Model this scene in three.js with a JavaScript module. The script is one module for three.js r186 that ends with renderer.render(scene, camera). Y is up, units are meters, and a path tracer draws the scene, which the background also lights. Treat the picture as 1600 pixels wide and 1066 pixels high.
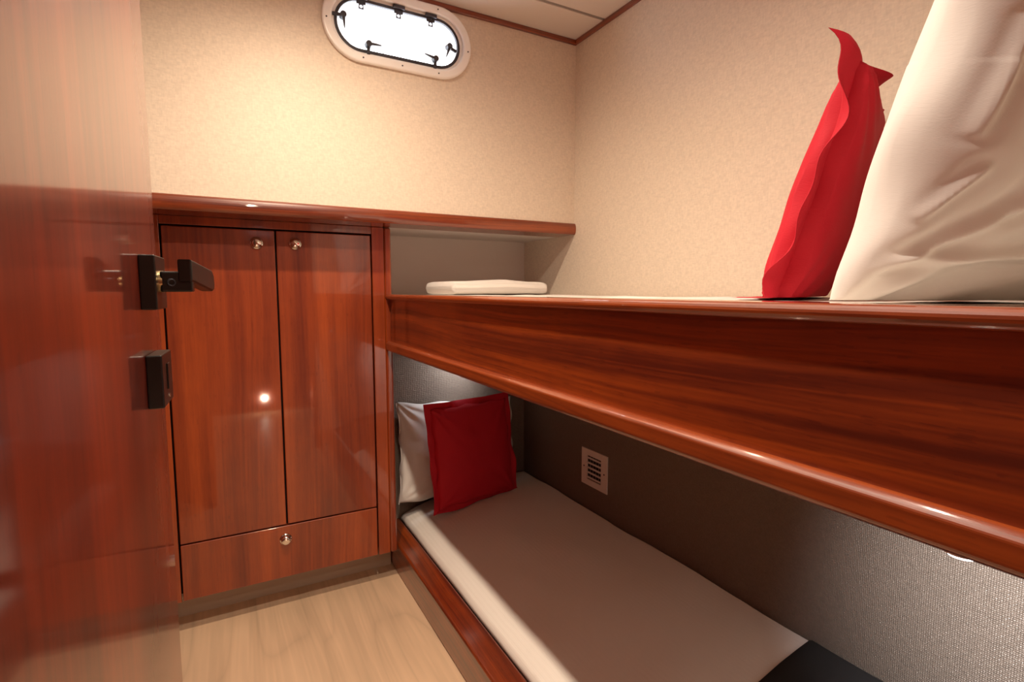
import * as THREE from 'three';
import { RoundedBoxGeometry } from 'three/addons/geometries/RoundedBoxGeometry.js';
import { mergeGeometries, mergeVertices } from 'three/addons/utils/BufferGeometryUtils.js';
import { RectAreaLightUniformsLib } from 'three/addons/lights/RectAreaLightUniformsLib.js';
RectAreaLightUniformsLib.init();

// ------------------------------------------------------------------ camera, sky, exposure
const scene = new THREE.Scene();
const camera = new THREE.PerspectiveCamera(65.87, 1600 / 1066, 0.02, 60);
camera.position.set(0, 1, 0);
{
  const yaw = 0.502, pitch = 0.0949;
  camera.lookAt(Math.sin(yaw) * Math.cos(pitch), 1 - Math.sin(pitch), -Math.cos(yaw) * Math.cos(pitch));
}
scene.background = new THREE.Color().setRGB(7.0, 7.4, 8.0);   // overcast daylight outside the porthole
const renderer = new THREE.WebGLRenderer({ antialias: true });
renderer.toneMapping = THREE.LinearToneMapping;
renderer.toneMappingExposure = 1.38;
renderer.shadowMap.enabled = true;
const WARM = new THREE.Color().setRGB(1.0, 0.79, 0.58);
const SOFT = new THREE.Color().setRGB(1.0, 0.87, 0.72);
const COOL = new THREE.Color().setRGB(0.93, 0.95, 1.0);

// ------------------------------------------------------------------ helpers
let seed = 11;
const rnd = () => { seed = (seed * 1664525 + 1013904223) >>> 0; return seed / 4294967296; };
const hash = (x, y, s) => { let h = Math.imul(x, 374761393) ^ Math.imul(y, 668265263) ^ Math.imul(s + 7, 1274126177); h = Math.imul(h ^ (h >>> 13), 1274126177); return ((h ^ (h >>> 16)) >>> 0) / 4294967296; };
const fade = (t) => t * t * (3 - 2 * t);
function noise(x, y, px, py, s) {            // value noise that repeats every px, py cells
  const x0 = Math.floor(x), y0 = Math.floor(y), fx = fade(x - x0), fy = fade(y - y0);
  const m = (a, n) => ((a % n) + n) % n;
  const a = hash(m(x0, px), m(y0, py), s), b = hash(m(x0 + 1, px), m(y0, py), s), c = hash(m(x0, px), m(y0 + 1, py), s), d = hash(m(x0 + 1, px), m(y0 + 1, py), s);
  return a + (b - a) * fx + (c - a) * fy + (a - b - c + d) * fx * fy;
}
const mix = (a, b, t) => a + (b - a) * t;
const clamp = (v, a = 0, b = 1) => Math.min(b, Math.max(a, v));
function texture(w, h, f, srgb = true) {
  const data = new Uint8Array(w * h * 4);
  for (let y = 0; y < h; y++) for (let x = 0; x < w; x++) {
    const c = f(x / w, y / h), i = (y * w + x) * 4;
    data[i] = clamp(c[0], 0, 255); data[i + 1] = clamp(c[1], 0, 255); data[i + 2] = clamp(c[2], 0, 255); data[i + 3] = 255;
  }
  const t = new THREE.DataTexture(data, w, h, THREE.RGBAFormat);
  t.wrapS = t.wrapT = THREE.RepeatWrapping; t.magFilter = THREE.LinearFilter; t.minFilter = THREE.LinearMipmapLinearFilter; t.generateMipmaps = true;
  if (srgb) t.colorSpace = THREE.SRGBColorSpace;
  t.needsUpdate = true;
  return t;
}
const grey = (w, h, f) => texture(w, h, (u, v) => { const g = 255 * f(u, v); return [g, g, g]; }, false);

const used = {};
const numbered = (n) => { used[n] = (used[n] ?? -1) + 1; return used[n] ? `${n}_${String(used[n]).padStart(3, '0')}` : n; };
const ready = (o) => { o.castShadow = o.receiveShadow = true; return o; };
function part(name, geometry, material, parent) {
  const m = ready(new THREE.Mesh(geometry, material)); m.name = name; parent.add(m); return m;
}
function group(name, label, category, grp) {
  const g = new THREE.Group(); g.name = numbered(name); scene.add(g);
  g.userData = { label, category }; if (grp) g.userData.group = grp;
  return g;
}
function single(name, geometry, material, label, category, grp) {
  const m = part(numbered(name), geometry, material, scene); m.userData = { label, category }; if (grp) m.userData.group = grp; return m;
}
function struct(name, geometry, material, label, parent) {
  const m = geometry ? part(name, geometry, material, parent || scene) : new THREE.Group();
  if (!geometry) { m.name = name; (parent || scene).add(m); }
  if (!parent) m.userData = { kind: 'structure', label, category: name.split('_')[0] };
  return m;
}
// uv in metres by box projection; v runs along the grain axis
function boxUV(g, grain = 'y', off = [0, 0]) {
  const q = g.index ? g.toNonIndexed() : g; if (!q.attributes.normal) q.computeVertexNormals();
  const P = q.attributes.position, uv = new Float32Array(P.count * 2), A = new THREE.Vector3(), B = new THREE.Vector3(), C = new THREE.Vector3();
  for (let i = 0; i < P.count; i += 3) {
    A.fromBufferAttribute(P, i); B.fromBufferAttribute(P, i + 1); C.fromBufferAttribute(P, i + 2);
    const n = B.clone().sub(A).cross(C.clone().sub(A)), ax = Math.abs(n.x), ay = Math.abs(n.y), az = Math.abs(n.z);
    const k = ax >= ay && ax >= az ? 'x' : ay >= az ? 'y' : 'z';
    const axes = ['x', 'y', 'z'].filter((a) => a !== k);
    let vA = axes.includes(grain) ? grain : axes[1], uA = axes.find((a) => a !== vA);
    [A, B, C].forEach((p, j) => { uv[(i + j) * 2] = p[uA] + off[0]; uv[(i + j) * 2 + 1] = p[vA] + off[1]; });
  }
  q.setAttribute('uv', new THREE.BufferAttribute(uv, 2));
  return q;
}
// box from corner to corner, in room coordinates (d = depth away from the camera, so z = -d)
function box(x0, x1, y0, y1, d0, d1, r = 0.002, grain = 'y') {
  const w = x1 - x0, h = y1 - y0, d = d1 - d0;
  const g = r > 0 ? new RoundedBoxGeometry(w, h, d, 3, Math.min(r, w / 2.01, h / 2.01, d / 2.01)) : new THREE.BoxGeometry(w, h, d);
  g.translate((x0 + x1) / 2, (y0 + y1) / 2, -(d0 + d1) / 2);
  return boxUV(g, grain, [rnd() * 3, rnd() * 3]);
}
// closed profile of [x, y] points drawn along the depth from d0 to d1
function alongDepth(pts, d0, d1, grain = 'z') {
  const g = new THREE.ExtrudeGeometry(new THREE.Shape(pts.map((p) => new THREE.Vector2(...p))), { depth: d1 - d0, bevelEnabled: false });
  g.translate(0, 0, -d1);
  return boxUV(g, grain, [rnd() * 3, rnd() * 3]);
}
// closed profile of [d, y] points drawn across the room from x0 to x1
function alongX(pts, x0, x1, grain = 'x') {
  const g = new THREE.ExtrudeGeometry(new THREE.Shape(pts.map((p) => new THREE.Vector2(...p))), { depth: x1 - x0, bevelEnabled: false });
  g.rotateY(Math.PI / 2); g.translate(x0, 0, 0);     // shape x -> -z
  return boxUV(g, grain, [rnd() * 3, rnd() * 3]);
}
const arc = (cx, cy, rx, ry, a0, a1, n) => Array.from({ length: n + 1 }, (_, i) => { const a = a0 + (a1 - a0) * i / n; return [cx + rx * Math.cos(a), cy + ry * Math.sin(a)]; });

// ------------------------------------------------------------------ materials
function woodTexture(s, dark, light, stripes) {
  return texture(768, 1024, (u, v) => {         // u across the grain 0.6 m, v along the grain 1.6 m
    const warp = (noise(u * 4, v * 3, 4, 3, s) - 0.5) * 0.05 + (noise(u * 9, v * 7, 9, 7, s + 1) - 0.5) * 0.012;
    const x = u + warp;
    let t = 0.46 * noise(x * stripes, v * 2, stripes, 2, s + 2) + 0.30 * noise(x * stripes * 3, v * 3, stripes * 3, 3, s + 3) + 0.24 * noise(x * stripes * 9, v * 5, stripes * 9, 5, s + 4);
    t = clamp((t - 0.5) * 1.5 + 0.5);
    const fig = (noise(u * 24, v * 40, 24, 40, s + 8) - 0.5) * 0.10;          // ribbon figure across the grain
    const fine = (noise(u * 380, v * 26, 380, 26, s + 5) - 0.5) * 0.16 + (noise(u * 190, v * 60, 190, 60, s + 6) - 0.5) * 0.10;
    const pore = noise(u * 384, v * 70, 384, 70, s + 7) > 0.86 ? -0.16 : 0;
    const k = clamp(t + fig + fine + pore);
    return [mix(dark[0], light[0], k), mix(dark[1], light[1], k), mix(dark[2], light[2], k)];
  });
}
const varnish = grey(512, 512, (u, v) => 0.65 * noise(u * 40, v * 40, 40, 40, 61) + 0.35 * noise(u * 90, v * 90, 90, 90, 62)); varnish.repeat.set(1 / 0.3, 1 / 0.3);   // orange peel of brushed varnish
function glossWood(s, dark, light, stripes, extra = {}) {
  const t = woodTexture(s, dark, light, stripes); t.repeat.set(1 / 0.6, 1 / 1.6);
  extra = { bumpMap: varnish, bumpScale: 0.000018, ...extra };
  return new THREE.MeshPhysicalMaterial({ map: t, roughness: 0.38, clearcoat: 1, clearcoatRoughness: 0.045, ior: 1.5, ...extra });
}
const M = {};
M.cabinet = glossWood(3, [108, 36, 11], [166, 72, 25], 11);
M.door = glossWood(31, [82, 19, 6], [140, 48, 17], 10, { clearcoatRoughness: 0.07 });
M.fascia = glossWood(57, [78, 22, 6], [158, 68, 18], 26, { clearcoatRoughness: 0.10 });
M.rail = glossWood(83, [86, 28, 8], [152, 68, 22], 22);
const weaveBump = grey(512, 512, (u, v) => {     // 512 px = 0.16 m of woven vinyl, threads about 2.5 mm
  const n = 44, a = u * n, b = v * n, i = Math.floor(a), j = Math.floor(b), over = (i + j) % 2 === 0;
  const fx = Math.abs(a - i - 0.5) * 2, fy = Math.abs(b - j - 0.5) * 2;
  const h = over ? (1 - fx * fx) * (1 - 0.5 * fy * fy * fy) : (1 - fy * fy) * (1 - 0.5 * fx * fx * fx);
  return clamp(0.15 + 0.6 * h * (0.6 + 0.6 * hash(over ? i : i + 300, over ? (j >> 1) : (j >> 1) + 90, 5)) + 0.15 * noise(u * 128, v * 128, 128, 128, 6));
});
const weaveColour = texture(512, 512, (u, v) => {
  const n = 44, i = Math.floor(u * n), j = Math.floor(v * n);
  const k = 1 + (hash(i, j >> 1, 3) - 0.5) * 0.03 + (hash(i >> 1, j, 4) - 0.5) * 0.03 + (noise(u * 14, v * 60, 14, 60, 9) - 0.5) * 0.035 + (noise(u * 60, v * 14, 60, 14, 10) - 0.5) * 0.02;
  return [228 * k, 214 * k, 196 * k];
});
weaveBump.repeat.set(1 / 0.16, 1 / 0.16); weaveColour.repeat.set(1 / 0.16, 1 / 0.16);
M.wall = new THREE.MeshPhysicalMaterial({ map: weaveColour, bumpMap: weaveBump, bumpScale: 0.00016, roughness: 0.5, specularIntensity: 0.6 });
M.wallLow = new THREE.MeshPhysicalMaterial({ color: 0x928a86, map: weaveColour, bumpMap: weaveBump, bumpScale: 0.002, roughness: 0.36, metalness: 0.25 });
M.ply = new THREE.MeshStandardMaterial({ color: 0xddc4ae, roughness: 0.6 });
M.niche = new THREE.MeshStandardMaterial({ color: 0xd8cfc8, roughness: 0.6 });
M.ceiling = new THREE.MeshPhysicalMaterial({ color: 0xdcd2c9, roughness: 0.45 });
M.seam = new THREE.MeshStandardMaterial({ color: 0x8d857f, roughness: 0.5 });
const floorT = texture(1024, 1024, (u, v) => {   // 0.9 m x 1.8 m of pale oak vinyl
  const warp = (noise(u * 5, v * 4, 5, 4, 41) - 0.5) * 0.05;
  const x = u + warp;
  const band = noise(x * 7, v * 2, 7, 2, 42), mid = noise(x * 30, v * 5, 30, 5, 43), fine = noise(x * 170, v * 14, 170, 14, 44);
  const cloud = noise(u * 12, v * 12, 12, 12, 45), vein = Math.pow(1 - Math.abs(noise(x * 12, v * 3, 12, 3, 46) - 0.5) * 2, 14);
  const k = 1 + (band - 0.5) * 0.09 + (mid - 0.5) * 0.06 + (fine - 0.5) * 0.05 + (cloud - 0.5) * 0.05 - vein * 0.06;
  return [209 * k, 178 * k, 147 * k];
});
floorT.repeat.set(1 / 0.9, 1 / 1.8);
M.floor = new THREE.MeshPhysicalMaterial({ map: floorT, roughness: 0.42, specularIntensity: 0.5 });
M.kick = new THREE.MeshStandardMaterial({ color: 0xb9a692, roughness: 0.6 });
M.chrome = new THREE.MeshStandardMaterial({ color: 0xe6e3de, metalness: 1, roughness: 0.12 });
M.brass = new THREE.MeshStandardMaterial({ color: 0xb9a27a, metalness: 1, roughness: 0.3 });
M.black = new THREE.MeshPhysicalMaterial({ color: 0x15110f, roughness: 0.32, specularIntensity: 0.8 });
M.hole = new THREE.MeshStandardMaterial({ color: 0x060505, roughness: 0.8 });
M.white = new THREE.MeshPhysicalMaterial({ color: 0xfaf8f5, roughness: 0.3 });
M.gasket = new THREE.MeshStandardMaterial({ color: 0x3a3a42, roughness: 0.55 });
M.bolt = new THREE.MeshStandardMaterial({ color: 0x4a4a50, metalness: 0.8, roughness: 0.35 });
M.glass = new THREE.MeshPhysicalMaterial({ color: 0xffffff, transmission: 1, thickness: 0, roughness: 0, ior: 1.5 });
const clothBump = (n, s, str) => grey(512, 512, (u, v) => clamp(0.5 + str * ((hash(Math.floor(u * n), Math.floor(v * n), s) - 0.5) + 0.5 * Math.sin(u * n * Math.PI) * Math.sin(v * n * Math.PI))));
const linen = clothBump(256, 71, 0.5); linen.repeat.set(1 / 0.25, 1 / 0.25);
const satin = grey(512, 512, (u, v) => clamp(0.5 + 0.28 * Math.sign(Math.sin(u * 2 * Math.PI * 20)) * 0.5 + 0.25 * (noise(u * 60, v * 8, 60, 8, 77) - 0.5) + 0.12 * (hash(Math.floor(u * 400), Math.floor(v * 400), 78) - 0.5)));
satin.repeat.set(1 / 0.24, 1 / 0.24);
M.sheet = new THREE.MeshPhysicalMaterial({ color: 0xe9e2da, bumpMap: satin, bumpScale: 0.0005, roughness: 0.78, sheen: 0.25, sheenRoughness: 0.5 });
M.cotton = new THREE.MeshPhysicalMaterial({ color: 0xe2ddd7, bumpMap: linen, bumpScale: 0.00008, roughness: 0.8, sheen: 0.2, sheenRoughness: 0.5 });
M.red = new THREE.MeshPhysicalMaterial({ color: 0xbe0022, bumpMap: linen, bumpScale: 0.0003, roughness: 0.75, sheen: 0.2, sheenRoughness: 0.5, sheenColor: 0xff5050 });
const terry = grey(256, 256, (u, v) => hash(Math.floor(u * 128), Math.floor(v * 128), 91)); terry.repeat.set(1 / 0.12, 1 / 0.12);
M.towel = new THREE.MeshPhysicalMaterial({ color: 0xf3efe9, bumpMap: terry, bumpScale: 0.0008, roughness: 0.95, sheen: 0.3, sheenRoughness: 0.8 });
M.throw = new THREE.MeshPhysicalMaterial({ color: 0x1d1b1b, bumpMap: linen, bumpScale: 0.0004, roughness: 0.85, sheen: 0.2, sheenRoughness: 0.6 });
M.plate = new THREE.MeshStandardMaterial({ color: 0xe6dfd8, roughness: 0.4 });
M.duct = new THREE.MeshStandardMaterial({ color: 0x1a1715, roughness: 0.8 });
const glow = (c, i) => new THREE.MeshStandardMaterial({ color: 0x222222, emissive: c, emissiveIntensity: i });

// ------------------------------------------------------------------ room measures (metres; d = depth from the lens)
const XR = 1.143, XL = -0.42, CEIL = 1.882, DW = 1.61, DC = 1.72, DR = 1.973, DN = -0.06, DEND = -1.32;

// ------------------------------------------------------------------ structure
// floor and ceiling run on into the companionway behind the camera
struct('floor', boxUV(new THREE.BoxGeometry(XR - XL + 0.12, 0.05, 3.6).translate((XR + XL) / 2, -0.025, -0.4), 'z'), M.floor, 'pale oak vinyl cabin floor');
{
  const c = struct('ceiling', null, null, 'pale grey cabin ceiling of flat panels with a recessed seam');
  part('ceiling_backing', box(XL - 0.06, XR + 0.06, CEIL + 0.012, CEIL + 0.06, DEND - 0.06, DR + 0.06, 0), M.seam, c);
  for (const [a, b] of [[1.452, DW + 0.05], [0.45, 1.438], [-0.55, 0.436], [DEND, -0.564]]) part('ceiling_panel', box(XL, XR, CEIL, CEIL + 0.016, a, b, 0.002), M.ceiling, c);
  part('seam_strip', box(XL, XR, CEIL + 0.003, CEIL + 0.014, 1.434, 1.456, 0.001), M.seam, c);
}
// back wall above the ledge, with the porthole opening
const PX = 0.503, PY = 1.762, PHW = 0.226, PHH = 0.106;
function stadium(hw, hh, cx = 0, cy = 0, n = 20, Type = THREE.Shape) {
  const s = new Type(), r = hh, l = hw - r;
  const pts = [...arc(cx + l, cy, r, r, -Math.PI / 2, Math.PI / 2, n), ...arc(cx - l, cy, r, r, Math.PI / 2, Math.PI * 1.5, n)];
  pts.forEach((p, i) => (i ? s.lineTo(...p) : s.moveTo(...p))); s.closePath();
  return s;
}
{
  const s = new THREE.Shape([[XL, 1.245], [XR, 1.245], [XR, CEIL + 0.02], [XL, CEIL + 0.02]].map((p) => new THREE.Vector2(...p)));
  s.holes.push(stadium(PHW - 0.02, PHH - 0.02, PX, PY, 20, THREE.Path));
  const g = new THREE.ExtrudeGeometry(s, { depth: 0.05, bevelEnabled: false }); g.translate(0, 0, -DW - 0.05);
  struct('wall_back', boxUV(g, 'y'), M.wall, 'woven beige vinyl wall around the porthole above the ledge');
}
struct('wall_right', box(XR, XR + 0.06, 0.88, CEIL + 0.02, DN - 0.05, DR + 0.06, 0), M.wall, 'long woven beige vinyl wall beside the upper bunk');
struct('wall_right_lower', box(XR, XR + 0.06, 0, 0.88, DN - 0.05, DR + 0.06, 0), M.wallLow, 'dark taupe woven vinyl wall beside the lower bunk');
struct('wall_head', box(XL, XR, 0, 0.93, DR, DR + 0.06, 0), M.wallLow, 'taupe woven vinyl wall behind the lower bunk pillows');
{
  const n = struct('wall_niche', null, null, 'plain pale lining of the open niche beside the cabinet');
  part('back_panel', box(XL, XR, 0.93, 1.2055, DR, DR + 0.06, 0), M.niche, n);
  part('top_panel', box(XL, XR, 1.2055, 1.235, DC + 0.0005, DR + 0.06, 0), M.niche, n);
}
struct('wall_left', box(XL - 0.06, XL, 0, CEIL + 0.02, DEND, DR + 0.06, 0), M.door, 'left cabin wall hidden behind the open door');
// near wall with the doorway in which the camera stands
{
  const n = struct('wall_near', null, null, 'near cabin wall with the doorway');
  part('wall_panel', box(0.50, XR, 0, CEIL, DN - 0.05, DN, 0.001), M.wall, n);
  part('wall_panel', box(XL, -0.15, 0, CEIL, DN - 0.05, DN, 0.001), M.wall, n);
  part('lintel', box(-0.15, 0.50, 1.80, CEIL, DN - 0.05, DN, 0.001), M.wall, n);
  for (const [a, b] of [[-0.15, -0.125], [0.475, 0.50]]) part('door_jamb', box(a, b, 0, 1.80, DN - 0.06, DN + 0.01, 0.004), M.cabinet, n);
}
// companionway behind the doorway, mirrored in the varnish
struct('wall_companionway', box(XL - 0.06, XR + 0.06, 0, CEIL + 0.02, DEND - 0.06, DEND, 0), M.cabinet, 'mahogany wall of the companionway behind the doorway');
struct('wall_companionway_side', box(XR, XR + 0.06, 0, CEIL + 0.02, DEND, DN - 0.05, 0), M.cabinet, 'mahogany side wall of the companionway');
// ledge and ceiling trims
struct('trim_1', alongX([[DC, 1.205], [DC, 1.2445], ...arc(DW - 0.004, 1.2245, 0.009, 0.020, Math.PI / 2, Math.PI * 1.5, 12)], XL, XR - 0.0005, 'x'), M.rail, 'varnished mahogany ledge with a rounded nose above cabinet and niche');
struct('trim_2', box(XL, XR, CEIL - 0.016, CEIL, DW - 0.010, DW + 0.002, 0.003, 'x'), M.rail, 'thin mahogany ceiling trim above the porthole');
struct('trim_3', box(XR - 0.010, XR, CEIL - 0.016, CEIL, DN, DW - 0.010, 0.003, 'z'), M.rail, 'thin mahogany ceiling trim along the bunk wall');

// ------------------------------------------------------------------ porthole
{
  const w = struct('window_1', null, null, 'white oval porthole with hinged glass and swivel latches');
  w.position.set(PX, PY, -DW);
  const ring = (hw, hh, iw, ih, depth, bevel, z) => {
    const s = stadium(hw - bevel, hh - bevel); s.holes.push(stadium(iw + bevel, ih + bevel, 0, 0, 20, THREE.Path));
    const g = new THREE.ExtrudeGeometry(s, { depth: depth - 2 * bevel, bevelEnabled: true, bevelThickness: bevel, bevelSize: bevel, bevelSegments: 4, curveSegments: 20 });
    g.translate(0, 0, z + bevel); return g;
  };
  part('window_frame', ring(PHW, PHH, PHW - 0.026, PHH - 0.026, 0.016, 0.006, -0.001), M.white, w);
  part('inner_frame', ring(PHW - 0.021, PHH - 0.021, PHW - 0.037, PHH - 0.033, 0.045, 0.002, -0.044), M.white, w);
  part('gasket', ring(PHW - 0.0345, PHH - 0.0325, PHW - 0.043, PHH - 0.041, 0.012, 0.002, -0.008), M.gasket, w);
  const gg = new THREE.ExtrudeGeometry(stadium(PHW - 0.040, PHH - 0.038), { depth: 0.002, bevelEnabled: false }); gg.translate(0, 0, -0.005);
  part('pane', gg, M.glass, w);
  const screw = new THREE.CylinderGeometry(0.0022, 0.0022, 0.002, 10).rotateX(Math.PI / 2);
  for (const [x, y] of [[-0.214, -0.004], [0.214, -0.01], [-0.115, -0.0935], [0.115, -0.0935], [0, -0.0935], [-0.115, 0.0935], [0.115, 0.0935]]) part('screw', screw, M.bolt, w).position.set(x, y, 0.0152);
  for (const x of [-0.115, -0.005, 0.095]) {
    const h = new THREE.Group(); h.name = 'hinge'; h.position.set(x, PHH - 0.036, 0.006); w.add(h);
    part('hinge_barrel', new THREE.CylinderGeometry(0.0055, 0.0055, 0.034, 12).rotateZ(Math.PI / 2), M.bolt, h).position.set(0, 0.004, 0.002);
    part('hinge_plate', new RoundedBoxGeometry(0.026, 0.012, 0.004, 2, 0.001), M.bolt, h).position.set(0, -0.007, -0.004);
    const lug = new THREE.Shape([[-0.007, 0], [0.007, 0], [0.007, -0.016], [-0.007, -0.016]].map((p) => new THREE.Vector2(...p)));
    const lh = new THREE.Path(); lh.absarc(0, -0.009, 0.0045, 0, Math.PI * 2); lug.holes.push(lh);
    part('lug', new THREE.ExtrudeGeometry(lug, { depth: 0.003, bevelEnabled: false, curveSegments: 8 }).translate(0, -0.010, -0.006), M.bolt, h);
  }
  for (const [x, y, out, lev] of [[-0.168, 0.012, Math.PI, -1.5], [-0.098, -0.052, -Math.PI / 2, 0.05], [0.106, -0.052, -Math.PI / 2, 2.95], [0.152, -0.006, -0.35, -1.9]]) {
    const l = new THREE.Group(); l.name = 'latch'; l.position.set(x, y, 0.010); l.scale.setScalar(1.3); w.add(l);
    part('latch_hub', new THREE.CylinderGeometry(0.0065, 0.0075, 0.014, 14).rotateX(Math.PI / 2), M.gasket, l);
    const len = out === Math.PI ? 0.022 : 0.020;
    part('latch_arm', new RoundedBoxGeometry(len, 0.007, 0.005, 2, 0.001).translate(len / 2, 0, -0.002).rotateZ(out), M.gasket, l);
    const lv = new THREE.Shape([[0, 0.003], [0.016, 0.0022], [0.028, 0.0004], [0.028, -0.0008], [0.014, -0.002], [0, -0.003]].map((p) => new THREE.Vector2(...p)));
    part('latch_lever', new THREE.ExtrudeGeometry(lv, { depth: 0.003, bevelEnabled: false }).translate(0, 0, 0.003).rotateZ(lev), M.gasket, l);
  }
  const keep = new THREE.Shape(); keep.moveTo(-0.006, -0.016); keep.lineTo(0.006, -0.016); keep.lineTo(0.006, 0.016); keep.lineTo(-0.006, 0.016); keep.closePath();
  for (const [x, y, a] of [[-0.193, 0.018, 0], [0.188, -0.016, -0.1]]) part('keeper', new THREE.ExtrudeGeometry(keep, { depth: 0.004, bevelEnabled: true, bevelSize: 0.001, bevelThickness: 0.001, bevelSegments: 2 }).rotateZ(a), M.bolt, w).position.set(x, y, -0.006);
}

// ------------------------------------------------------------------ cabinet
{
  const XA = -0.139, XB = 0.146, XC = 0.427, XP = 0.468, gap = 0.0022;
  const c = group('wardrobe_cabinet', 'varnished mahogany cabinet with two tall doors over one drawer', 'cabinet');
  part('stile', box(XL, XA - gap, 0.105, 1.205, DC, DC + 0.02, 0.002, 'y'), M.cabinet, c);
  part('top_rail', box(XA - gap, XC + gap, 1.179 + gap, 1.205, DC, DC + 0.02, 0.002, 'y'), M.cabinet, c);
  part('stile', box(XC + gap, XP, 0.105, 1.205, DC, DC + 0.02, 0.002, 'y'), M.cabinet, c);
  part('side_panel', box(XP + 0.0008, 0.492, 0.105, 1.205, DC - 0.002, DR, 0.007, 'y'), M.cabinet, c);
  part('carcass_back', box(XA - 0.02, XC + 0.02, 0.11, 1.2, DC + 0.024, DC + 0.03, 0), M.hole, c);
  part('toe_kick', box(XL, 0.50, 0, 0.105, 1.835, 1.85, 0), M.kick, c);
  part('bottom_panel', box(XL, 0.468, 0.106, 0.12, DC + 0.022, 1.86, 0), M.kick, c);
  const knob = new THREE.LatheGeometry([[0, 0], [0.0125, 0], [0.0128, 0.002], [0.0108, 0.0035], [0.0100, 0.0035], [0.0098, 0.010], [0.0088, 0.0125], [0.006, 0.0142], [0, 0.0148]].map((p) => new THREE.Vector2(...p)), 28).rotateX(Math.PI / 2).scale(1.4, 1.4, 1.2);
  const front = (name, x0, x1, y0, y1, kx, ky, label) => {
    const d = part(name, box(x0 + gap, x1 - gap, y0 + gap, y1 - gap, DC - 0.001, DC + 0.019, 0.0025, 'y'), M.cabinet, c);
    const k = part('knob', knob, M.chrome, d); k.position.set(kx, ky, -DC + 0.001); k.userData.label = 'round chrome push knob';
  };
  front('cabinet_door', XA, XB, 0.275, 1.179, 0.095, 1.139);
  front('cabinet_door', XB, XC, 0.275, 1.179, 0.200, 1.141);
  front('drawer', XA, XC, 0.105, 0.275, 0.140, 0.230);
}

// ------------------------------------------------------------------ upper bunk
{
  const b = group('upper_bunk', 'upper bunk with mahogany fascia, cap rail and rounded lower moulding', 'bunk');
  const d0 = DN + 0.002, d1 = DC - 0.003;
  part('fascia', box(0.484, 0.503, 0.815, 0.976, d0, d1, 0.001, 'z'), M.fascia, b);
  part('cap_rail', alongDepth([[0.54, 0.972], [0.54, 0.989], ...arc(0.478, 0.9805, 0.009, 0.0085, Math.PI / 2, Math.PI * 1.5, 10)], d0, d1), M.rail, b);
  part('lower_moulding', alongDepth([[0.503, 0.801], [0.503, 0.833], ...arc(0.481, 0.826, 0.013, 0.008, Math.PI / 2, Math.PI, 8), ...arc(0.481, 0.811, 0.013, 0.010, Math.PI, Math.PI * 1.5, 8)], d0, d1), M.rail, b);
  part('platform', box(0.504, XR - 0.001, 0.806, 0.93, d0, DR - 0.001, 0, 'z'), M.ply, b);
}
// ------------------------------------------------------------------ lower bunk
{
  const b = group('lower_bunk', 'lower bunk with low mahogany edge board along the floor', 'bunk');
  const d0 = DN + 0.002;
  part('edge_board', box(0.503, 0.576, 0.0, 0.109, d0, DR - 0.001, 0.008, 'z'), M.fascia, b);
  part('base', box(0.578, XR - 0.001, 0.0, 0.085, d0, DR - 0.001, 0, 'z'), M.niche, b);
}

// ------------------------------------------------------------------ soft things
function smooth(g) { const m = mergeVertices(g, 1e-5); m.computeVertexNormals(); return m; }
const soft = (x, y, s) => noise(x + 50, y + 50, 997, 997, s) - 0.5;
// mattress: rounded slab, subdivided and gently uneven
function mattress(x0, x1, y0, y1, d0, d1, r, s, crown) {
  const nx = 46, nz = 110, pos = [], uv = [], idx = [];
  const prof = [[0, y0, 0]];                     // cross-section [x, y, u]
  const w = x1 - x0;
  for (let i = 0; i <= 10; i++) { const a = Math.PI - Math.PI / 2 * i / 10; prof.push([r + r * Math.cos(a), y1 - r + r * Math.sin(a)]); }
  for (let i = 1; i < nx; i++) prof.push([r + (w - 2 * r) * i / nx, y1]);
  for (let i = 0; i <= 10; i++) { const a = Math.PI / 2 - Math.PI / 2 * i / 10; prof.push([w - r + r * Math.cos(a), y1 - r + r * Math.sin(a)]); }
  prof.push([w, y0]);
  let len = 0; const L = prof.map((p, i) => (len += i ? Math.hypot(p[0] - prof[i - 1][0], p[1] - prof[i - 1][1]) : 0));
  for (let k = 0; k <= nz; k++) {
    const t = k / nz, d = d0 + (d1 - d0) * t, edge = Math.min(1, Math.min(t, 1 - t) * (d1 - d0) / r), rd = 1 - Math.sqrt(Math.max(0, 1 - (1 - edge) ** 2));
    prof.forEach(([x, y], i) => {
      const top = clamp((y - y0) / (y1 - y0));
      const n = soft(x * 9, d * 7, s) * 0.006 + soft(x * 26, d * 18, s + 1) * 0.0022 + crown * (1 - Math.exp(-x / 0.18));
      pos.push(x0 + x, y + top * (n - rd * r * 0.8), -d); uv.push(L[i], d);
    });
  }
  const m = prof.length;
  for (let k = 0; k < nz; k++) for (let i = 0; i < m - 1; i++) { const a = k * m + i; idx.push(a, a + 1, a + m, a + 1, a + m + 1, a + m); }
  // end caps
  for (const k of [0, nz]) for (let i = 1; i < m - 1; i++) { const o = k * m; if (k) idx.push(o, o + i, o + i + 1); else idx.push(o, o + i + 1, o + i); }
  for (let k = 0; k < nz; k++) { const a = k * m, b = a + m - 1; idx.push(a, a + m, b, a + m, b + m, b); }
  const g = new THREE.BufferGeometry(); g.setAttribute('position', new THREE.Float32BufferAttribute(pos, 3)); g.setAttribute('uv', new THREE.Float32BufferAttribute(uv, 2)); g.setIndex(idx); g.computeVertexNormals();
  return g;
}
single('mattress', mattress(0.579, XR - 0.002, 0.086, 0.122, DN + 0.01, DR - 0.004, 0.012, 5, 0.094), M.sheet, 'white striped sheet tucked over the lower bunk mattress', 'mattress');
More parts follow.
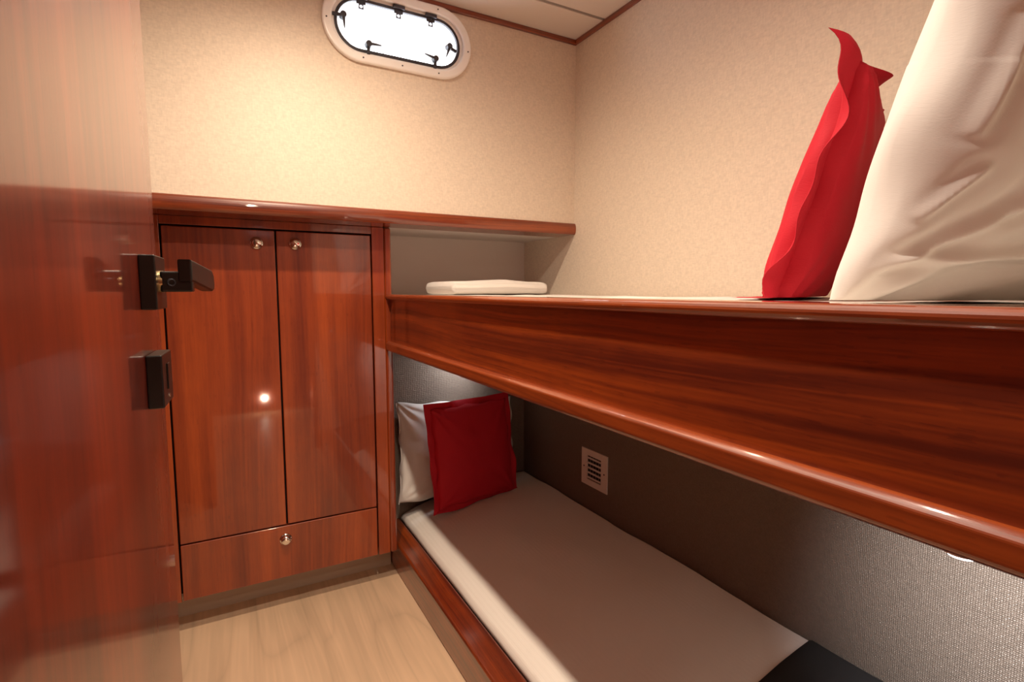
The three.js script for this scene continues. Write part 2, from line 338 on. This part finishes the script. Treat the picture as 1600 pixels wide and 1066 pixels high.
single('mattress', mattress(0.545, XR - 0.002, 0.931, 0.985, DN + 0.01, DR - 0.004, 0.02, 15, 0), M.sheet, 'white sheeted mattress on the upper bunk behind the cap rail', 'mattress');
// charcoal throw over the near end of the lower mattress
{
  const nx = 40, nz = 40, pos = [], uv = [], idx = [], x0 = 0.584, x1 = XR - 0.004;
  const at = (x, d) => { const w = XR - 0.002 - 0.579, xx = x - 0.579; return 0.122 + soft(xx * 9, d * 7, 5) * 0.006 + soft(xx * 26, d * 18, 6) * 0.0022 + 0.094 * (1 - Math.exp(-xx / 0.18)) - 0.012 * (1 - Math.sqrt(Math.max(0, 1 - clamp((0.012 - xx) / 0.012) ** 2))) - 0.012 * (1 - Math.sqrt(Math.max(0, 1 - clamp((xx - w + 0.012) / 0.012) ** 2))); };
  for (const lift of [0.0085, 0.0012]) for (let k = 0; k <= nz; k++) for (let i = 0; i <= nx; i++) {
    const x = x0 + (x1 - x0) * i / nx, d = 0.02 + (0.635 + 0.02 * (x - 0.9) / 0.2 - 0.02) * k / nz;
    const round = lift > 0.005 && (k === nz || k === 0 || i === 0 || i === nx) ? 0.003 : 0;
    pos.push(x, at(x, d) + lift - round, -d); uv.push(x, d);
  }
  const m = nx + 1, N = m * (nz + 1);
  for (let k = 0; k < nz; k++) for (let i = 0; i < nx; i++) { const a = k * m + i; idx.push(a, a + 1, a + m, a + 1, a + m + 1, a + m); idx.push(N + a, N + a + m, N + a + 1, N + a + 1, N + a + m, N + a + m + 1); }
  const rim = []; for (let i = 0; i < nx; i++) rim.push(i); for (let k = 0; k < nz; k++) rim.push(k * m + nx); for (let i = nx; i > 0; i--) rim.push(nz * m + i); for (let k = nz; k > 0; k--) rim.push(k * m);
  rim.forEach((a, j) => { const b = rim[(j + 1) % rim.length]; idx.push(a, N + a, b, b, N + a, N + b); });
  const g = new THREE.BufferGeometry(); g.setAttribute('position', new THREE.Float32BufferAttribute(pos, 3)); g.setAttribute('uv', new THREE.Float32BufferAttribute(uv, 2)); g.setIndex(idx); g.computeVertexNormals();
  single('throw_blanket', g, M.throw, 'charcoal throw lying across the near end of the lower bunk', 'blanket');
}
// pillow body: width along x, height along y, front +z; base line at y = 0
function pillowGeometry(w, h, t, s, o = {}) {
  const n = o.n || 64, pos = [], uv = [], idx = [];
  const puff = o.puff || 0.55, pinch = o.pinch ?? 0.05, wr = o.wrinkle ?? 0.006;
  for (const side of [1, -1]) for (let j = 0; j <= n; j++) for (let i = 0; i <= n; i++) {
    const u = i / n * 2 - 1, v = j / n * 2 - 1;
    const e = Math.pow(Math.max(0, (1 - u * u) * (1 - v * v)), puff);
    let x = u * w / 2 * (1 - pinch * (1 - v * v)), y = v * h / 2 * (1 - pinch * (1 - u * u));
    const cu = 1 - Math.abs(u), cv = 1 - Math.abs(v);
    const ang = Math.atan2(cv + 0.02, cu + 0.02), rad = Math.hypot(cu, cv);
    const radial = Math.sin(ang * 14 + s + (u > 0 ? 2 : 0) + (v > 0 ? 1.3 : 0)) * Math.exp(-rad * 2.2) * Math.min(1, rad * 5);
    const fold = soft(u * 1.7 + side * 9, v * 1.7, s) * 1.6 + soft(u * 4 + v * 1.5 + side * 20, v * 4, s + 1) * 0.7;
    const z = side * (t / 2 * e * (o.belly ? 1 + o.belly * -v : 1) + wr * (radial + fold) * Math.min(1, e * 3));
    let ridge = 0;
    if (side > 0) for (const [ax, ay, bx, by, amp, wd] of o.creases || []) {
      const dx = bx - ax, dy = by - ay, k = clamp(((u - ax) * dx + (v - ay) * dy) / (dx * dx + dy * dy)), dd = Math.hypot(u - ax - k * dx, v - ay - k * dy);
      ridge += 1.5 * amp * Math.exp(-((dd / wd) ** 2)) * Math.sqrt(Math.sin(Math.PI * (0.06 + 0.88 * k))) - amp * 0.5 * Math.exp(-(((dd - wd * 2) / (wd * 1.4)) ** 2));
    }
    const edge = (1 - Math.min(1, e * 2.5));
    x += edge * 0.004 * Math.sin(v * 11 + s); y += edge * 0.004 * Math.sin(u * 9 + s * 2);
    const zz = z + ridge * Math.min(1, e * 3) + edge * (o.ripple ?? 0.006) * Math.sin((Math.abs(u) > Math.abs(v) ? v : u) * 9 + s);
    pos.push(x, y + h / 2, zz); uv.push(u * w / 2, v * h / 2);
  }
  const m = n + 1, N = m * m;
  for (let j = 0; j < n; j++) for (let i = 0; i < n; i++) { const a = j * m + i; idx.push(a, a + 1, a + m, a + 1, a + m + 1, a + m); idx.push(N + a, N + a + m, N + a + 1, N + a + 1, N + a + m, N + a + m + 1); }
  const g = new THREE.BufferGeometry(); g.setAttribute('position', new THREE.Float32BufferAttribute(pos, 3)); g.setAttribute('uv', new THREE.Float32BufferAttribute(uv, 2)); g.setIndex(idx);
  return smooth(g);
}
// flat ruffled flange around a pillow of w x h
function flangeGeometry(w, h, f, s, amp, pinch = 0.05, bend = 0) {
  const n = 60, rows = 5, pos = [], uv = [], idx = [], path = [];
  for (let k = 0; k < 4; k++) for (let i = 0; i < n; i++) { const t = i / n * 2 - 1; path.push(k === 0 ? [t, -1] : k === 1 ? [1, t] : k === 2 ? [-t, 1] : [-1, -t]); }
  const th = 0.0014, m = path.length;
  for (const side of [1, -1]) for (let r = 0; r <= rows; r++) path.forEach(([u, v], i) => {
    const q = r / rows, x = u * (w / 2 * (1 - pinch * (1 - v * v)) - 0.006 + q * f), y = v * (h / 2 * (1 - pinch * (1 - u * u)) - 0.006 + q * f);
    const run = i / m * Math.PI * 2, corner = Math.pow(Math.abs(u * v), 6);
    const wave = Math.sin(run * 11 + s) * 0.6 + Math.sin(run * 17 + s * 2.3) * 0.4 + Math.sin(run * 5 + s) * 0.5;
    pos.push(x, y + h / 2, side * th * (q < 1 ? 1 : 0.6) + q * q * amp * wave * (1 - (u > 0 ? 0.95 : 0.4) * corner) + (q * 0.006) * Math.sin(run * 8 + s) - bend * q * q * (corner * (v > 0 ? (u < 0 ? 1 : 0) : 0.4) + (v < -0.98 ? 1 : 0))); uv.push(x, y);
  });
  const N = m * (rows + 1);
  for (let r = 0; r < rows; r++) for (let i = 0; i < m; i++) {
    const a = r * m + i, b = r * m + (i + 1) % m, c = a + m, d = b + m;
    idx.push(a, c, b, b, c, d); idx.push(N + a, N + b, N + c, N + b, N + d, N + c);
  }
  for (const r of [0, rows]) for (let i = 0; i < m; i++) { const a = r * m + i, b = r * m + (i + 1) % m; if (r) idx.push(a, N + a, b, b, N + a, N + b); else idx.push(a, b, N + a, b, N + b, N + a); }
  const g = new THREE.BufferGeometry(); g.setAttribute('position', new THREE.Float32BufferAttribute(pos, 3)); g.setAttribute('uv', new THREE.Float32BufferAttribute(uv, 2)); g.setIndex(idx); g.computeVertexNormals();
  return g;
}
// press a leaning pillow flat where it meets the bed under it
function settle(g, height) {
  g.updateMatrixWorld(true); const p = new THREE.Vector3();
  g.traverse((m) => {
    if (!m.isMesh) return;
    const P = m.geometry.attributes.position, inv = m.matrixWorld.clone().invert();
    for (let i = 0; i < P.count; i++) {
      p.fromBufferAttribute(P, i).applyMatrix4(m.matrixWorld);
      const h = height(p.x, -p.z) + 0.0015;
      if (p.y < h) { p.y = h + (p.y - h) * 0.02; p.applyMatrix4(inv); P.setXYZ(i, p.x, p.y, p.z); }
    }
    m.geometry.computeVertexNormals();
  });
}
const lowerBed = (x) => 0.126 + 0.094 * (1 - Math.exp(-Math.max(0, x - 0.579) / 0.18)), upperBed = () => 0.9885;
function pillow(name, label, [x, y, d], [tilt, turn, roll], material, w, h, t, s, o = {}, grp) {
  const g = group(name, label, o.category || 'pillow', grp);
  g.position.set(x, y, -d); g.rotation.order = 'YXZ'; g.rotation.set(tilt, turn, roll);
  part('cover', pillowGeometry(w, h, t, s, o), material, g);
  if (o.flange) part('flange', flangeGeometry(w, h, o.flange, s, o.amp ?? 0.012, o.pinch ?? 0.05, o.bend ?? 0), material, g);
  if (o.hem) {
    const hg = new THREE.TubeGeometry(new THREE.CatmullRomCurve3(Array.from({ length: 24 }, (_, i) => { const v = i / 23 * 2 - 1; return new THREE.Vector3(-w / 2 * (1 - 0.05 * (1 - v * v)), v * h / 2 + h / 2, (o.ripple ?? 0.006) * Math.sin(v * 9 + s)); })), 60, 0.003, 8);
    part('hem', hg, material, g);
  }
  settle(g, y > 0.9 ? upperBed : lowerBed);
  return g;
}
// lower bunk, head end
pillow('white_pillow', 'white pillow behind the red cushion on the lower bunk', [0.80, 0.188, 1.885], [-0.16, 0.0, -0.04], M.cotton, 0.50, 0.38, 0.10, 2, { hem: true, pinch: 0.04, wrinkle: 0.006 });
pillow('red_cushion', 'dark red flanged cushion standing in front of the white pillow on the lower bunk', [0.825, 0.205, 1.775], [-0.14, 0.06, 0.03], M.red, 0.325, 0.37, 0.09, 4.1, { flange: 0.026, amp: 0.006, pinch: 0.02, wrinkle: 0.003, puff: 0.4, category: 'cushion' });
// upper bunk, near end
pillow('red_cushion', 'bright red flanged cushion seen edge-on beside the white pillow on the upper bunk', [0.90, 0.972, 0.590], [0.27, 0.42, 0.0], M.red, 0.34, 0.36, 0.095, 1.2, { flange: 0.034, amp: 0.015, bend: 0.055, pinch: 0.02, wrinkle: 0.005, puff: 0.26, belly: 0.15, category: 'cushion' });
pillow('white_pillow', 'large puffy white pillow at the right edge on the upper bunk', [0.86, 0.968, 0.288], [0.335, -0.22, 0.0], M.cotton, 0.54, 0.52, 0.24, 7, { pinch: 0.05, wrinkle: 0.009, belly: 0.25, n: 220, creases: [[-0.88, 0.40, -0.64, -0.22, 0.007, 0.022], [-0.66, 0.22, -0.75, -0.18, 0.004, 0.016], [-0.64, -0.22, -0.70, -0.46, 0.006, 0.022], [-0.70, -0.46, -0.95, -0.74, 0.006, 0.022], [-0.93, -0.70, -0.40, -0.62, 0.007, 0.026], [-0.90, 0.12, -0.92, -0.22, 0.004, 0.016], [-0.80, 0.55, -0.50, 0.40, 0.005, 0.022], [-0.86, -0.34, -0.94, -0.52, 0.004, 0.016]] });

// folded towel
{
  const nx = 60, na = 40, pos = [], uv = [], idx = [];
  const w = 0.345, dp = 0.26;
  for (let i = 0; i <= nx; i++) {
    const u = i / nx * 2 - 1, e = Math.pow(Math.max(0, 1 - Math.pow(Math.abs(u), 40)), 0.5), bump = 0.007 * Math.exp(-(((u - 0.08) / 0.45) ** 2)) + 0.0015 * soft(u * 6, 1, 3);
    const hh = (0.021 + bump / 2) * (0.25 + 0.75 * e), hd = dp / 2 * (0.9 + 0.1 * e);
    for (let k = 0; k < na; k++) {
      const a = k / na * Math.PI * 2, c = Math.cos(a), s = Math.sin(a);
      const z = Math.sign(c) * Math.pow(Math.abs(c), 0.28) * hd, y = Math.sign(s) * Math.pow(Math.abs(s), 0.5) * hh;
      pos.push(u * w / 2, y + 0.021 + bump / 2, z); uv.push(u * w / 2, a * 0.1);
    }
  }
  for (let i = 0; i < nx; i++) for (let k = 0; k < na; k++) { const a = i * na + k, b = i * na + (k + 1) % na; idx.push(a, b, a + na, b, b + na, a + na); }
  for (const i of [0, nx]) { const o = i * na; for (let k = 1; k < na - 1; k++) i ? idx.push(o, o + k, o + k + 1) : idx.push(o, o + k + 1, o + k); }
  const g = new THREE.BufferGeometry(); g.setAttribute('position', new THREE.Float32BufferAttribute(pos, 3)); g.setAttribute('uv', new THREE.Float32BufferAttribute(uv, 2)); g.setIndex(idx); g.computeVertexNormals();
  const t = single('folded_towel', g, M.towel, 'folded white towel lying on the upper bunk before the niche', 'towel');
  t.position.set(0.792, 0.988, -1.63);
}

// ------------------------------------------------------------------ vent grille in the bunk wall
{
  const v = group('vent_grille', 'square white vent grille in the wall beside the lower bunk', 'vent');
  v.position.set(XR, 0.362, -1.465); v.rotation.y = -Math.PI / 2;         // local x runs towards the near end... front faces the room
  const W = 0.0725, H = 0.066, w = 0.040, h = 0.045;
  const s = new THREE.Shape([[-W, -H], [W, -H], [W, H], [-W, H]].map((p) => new THREE.Vector2(...p)));
  s.holes.push(new THREE.Path([[-w, -h], [-w, h], [w, h], [w, -h]].map((p) => new THREE.Vector2(...p))));
  part('plate', new THREE.ExtrudeGeometry(s, { depth: 0.003, bevelEnabled: true, bevelThickness: 0.001, bevelSize: 0.001, bevelSegments: 2 }).translate(0, 0, 0.001), M.plate, v);
  part('duct_back', new THREE.BoxGeometry(2 * w, 2 * h, 0.001).translate(0, 0, 0.0008), M.duct, v);
  for (let i = 0; i < 5; i++) part('slat', new RoundedBoxGeometry(2 * w, 0.0045, 0.006, 2, 0.001).rotateX(0.5), M.plate, v).position.set(0, -h + 0.009 + i * 0.018, 0.0045);
  for (let i = 0; i < 4; i++) part('vane', new THREE.BoxGeometry(0.0016, 2 * h, 0.001), M.seam, v).position.set(-w + 0.016 + i * 0.016, 0, 0.0019);
  for (const x of [-0.058, 0.058]) part('screw', new THREE.CylinderGeometry(0.003, 0.003, 0.0015, 10).rotateX(Math.PI / 2), M.bolt, v).position.set(x, 0, 0.0052);
}

// ------------------------------------------------------------------ open cabin door with handle
{
  const d = struct('door_1', null, null, 'glossy mahogany cabin door standing open at the left with black lever handle');
  // local x = distance along the leaf from the hinge, local z = out of the visible face
  const turn = 0.0524;                                        // leaf almost parallel to the bunks
  const L = 0.76, edge = new THREE.Vector3(-0.0617, 0, -0.706);
  const dir = new THREE.Vector3(Math.sin(turn), 0, -Math.cos(turn));
  d.position.copy(edge).addScaledVector(dir, -L); d.rotation.y = Math.PI / 2 - turn;
  part('door_leaf', boxUV(new RoundedBoxGeometry(L, 1.76, 0.036, 3, 0.004).translate(L / 2, 0.012 + 0.88, -0.018), 'y', [0.3, 0.2]), M.door, d);
  const at = (x, y, z) => [x, y, z];
  const h = new THREE.Group(); h.name = 'door_handle'; h.position.set(L - 0.076, 1.008, 0); d.add(h);
  part('rosette', new RoundedBoxGeometry(0.060, 0.052, 0.0135, 3, 0.0015).translate(0, 0, 0.00675), M.black, h);
  part('collar', new THREE.CylinderGeometry(0.0105, 0.0105, 0.004, 24).rotateX(Math.PI / 2).translate(-0.010, 0.001, 0.0150), M.brass, h);
  const neck = part('neck', new RoundedBoxGeometry(0.020, 0.020, 0.027, 3, 0.002).translate(-0.010, 0.001, 0.0285), M.black, h);
  part('set_screw', new THREE.TorusGeometry(0.0030, 0.0010, 8, 16).rotateY(Math.PI / 2).translate(-0.0200, 0.000, 0.0245), M.bolt, neck);
  const lev = new THREE.Shape([[0.002, 0.003], [0.098, -0.0065], [0.106, -0.005], [0.108, 0.000], [0.106, 0.009], [0.098, 0.0135], [0.002, 0.0205]].map((p) => new THREE.Vector2(...p)));
  const lg = new THREE.ExtrudeGeometry(lev, { depth: 0.0085, bevelEnabled: true, bevelThickness: 0.002, bevelSize: 0.002, bevelSegments: 3 }).translate(0, 0, 0).rotateY(-0.11).translate(-0.022, 0, 0.032);
  part('lever', lg, M.black, h);
  const p = new THREE.Group(); p.name = 'lock_plate'; p.position.set(L - 0.071, 0.912, 0); d.add(p);
  part('plate', new RoundedBoxGeometry(0.060, 0.052, 0.0135, 3, 0.0015).translate(0, 0, 0.00675), M.black, p);
  part('thumb_turn', new RoundedBoxGeometry(0.014, 0.026, 0.0016, 2, 0.0007).translate(0.002, 0.002, 0.0139), M.black, p);
  part('indicator', new THREE.CylinderGeometry(0.0018, 0.0018, 0.001, 12).rotateX(Math.PI / 2).translate(0.002, -0.018, 0.0138), M.chrome, p);
  part('catch', new THREE.SphereGeometry(0.005, 14, 10).scale(0.6, 1, 1).translate(L, 0.549, -0.006), M.black, d);
}

// ------------------------------------------------------------------ lamps
const spotAim = (s, x, y, z) => { s.target.position.set(x, y, z); scene.add(s.target); s.target.name = numbered('aim'); };
function downlight(x, d, power, label, tint = WARM, cone = 1.5, y = CEIL) {
  const g = group('ceiling_downlight', label, 'lamp');
  g.position.set(x, y, -d);
  part('bezel', new THREE.TorusGeometry(0.034, 0.005, 10, 32).rotateX(Math.PI / 2), M.chrome, g);
  part('lens', new THREE.CylinderGeometry(0.032, 0.032, 0.004, 28).translate(0, -0.001, 0), glow(tint, 6), g);
  const s = new THREE.SpotLight(tint, power, 0, cone, 1.0, 2); s.castShadow = true; s.shadow.radius = 1.1; s.position.set(0, -0.008, 0);
  s.target.position.set(0, -1, 0); g.add(s, s.target); s.name = 'light'; s.target.name = 'light_aim';
  return g;
}
downlight(0.20, 1.08, 3.5, 'round warm ceiling downlight nearest the porthole');
downlight(0.20, 0.58, 3.2, 'round warm ceiling downlight just inside the doorway', SOFT);
downlight(0.2, -0.75, 3.5, 'round warm ceiling downlight in the companionway');
function puck(x, d, power, label, cone, aim, y = 0.806) {
  const g = group('bunk_light', label, 'lamp'); g.position.set(x, y, -d);
  part('housing', new THREE.CylinderGeometry(0.013, 0.014, 0.037, 32).translate(0, -0.0185, 0), M.white, g);
  part('lens', new THREE.CylinderGeometry(0.0115, 0.010, 0.004, 28).translate(0, -0.038, 0), glow(COOL, 6), g);
  const s = new THREE.SpotLight(COOL, power, 0, cone, 1.0, 2); s.castShadow = true; s.shadow.radius = 0.7; s.position.set(0, -0.046, 0);
  s.target.position.set(...aim); g.add(s, s.target); s.name = 'light'; s.target.name = 'light_aim';
}
puck(0.565, 0.20, 4.2, 'small round white light under the upper bunk at the near end', 0.78, [0.58, -0.33, 0.05]);
puck(0.85, 1.86, 0.21, 'small round white light under the upper bunk above the pillows', 1.2, [-0.04, -0.12, -0.1]);
// low courtesy lamp in the companionway, mirrored in the cabinet door
{
  const g = group('courtesy_lamp', 'small round courtesy lamp low on the companionway wall', 'lamp'); g.position.set(0.27, 0.12, -DEND);
  part('bezel', new THREE.TorusGeometry(0.02, 0.004, 8, 24).translate(0, 0, -0.002), M.chrome, g);
  part('lens', new THREE.CylinderGeometry(0.019, 0.019, 0.004, 24).rotateX(Math.PI / 2).translate(0, 0, -0.002), glow(WARM, 30), g);
  const p = new THREE.PointLight(WARM, 0.3, 0, 2); p.castShadow = true; p.shadow.radius = 0.8; p.position.set(0, 0, -0.03); p.name = 'light'; g.add(p);
}
renderer.render(scene, camera);
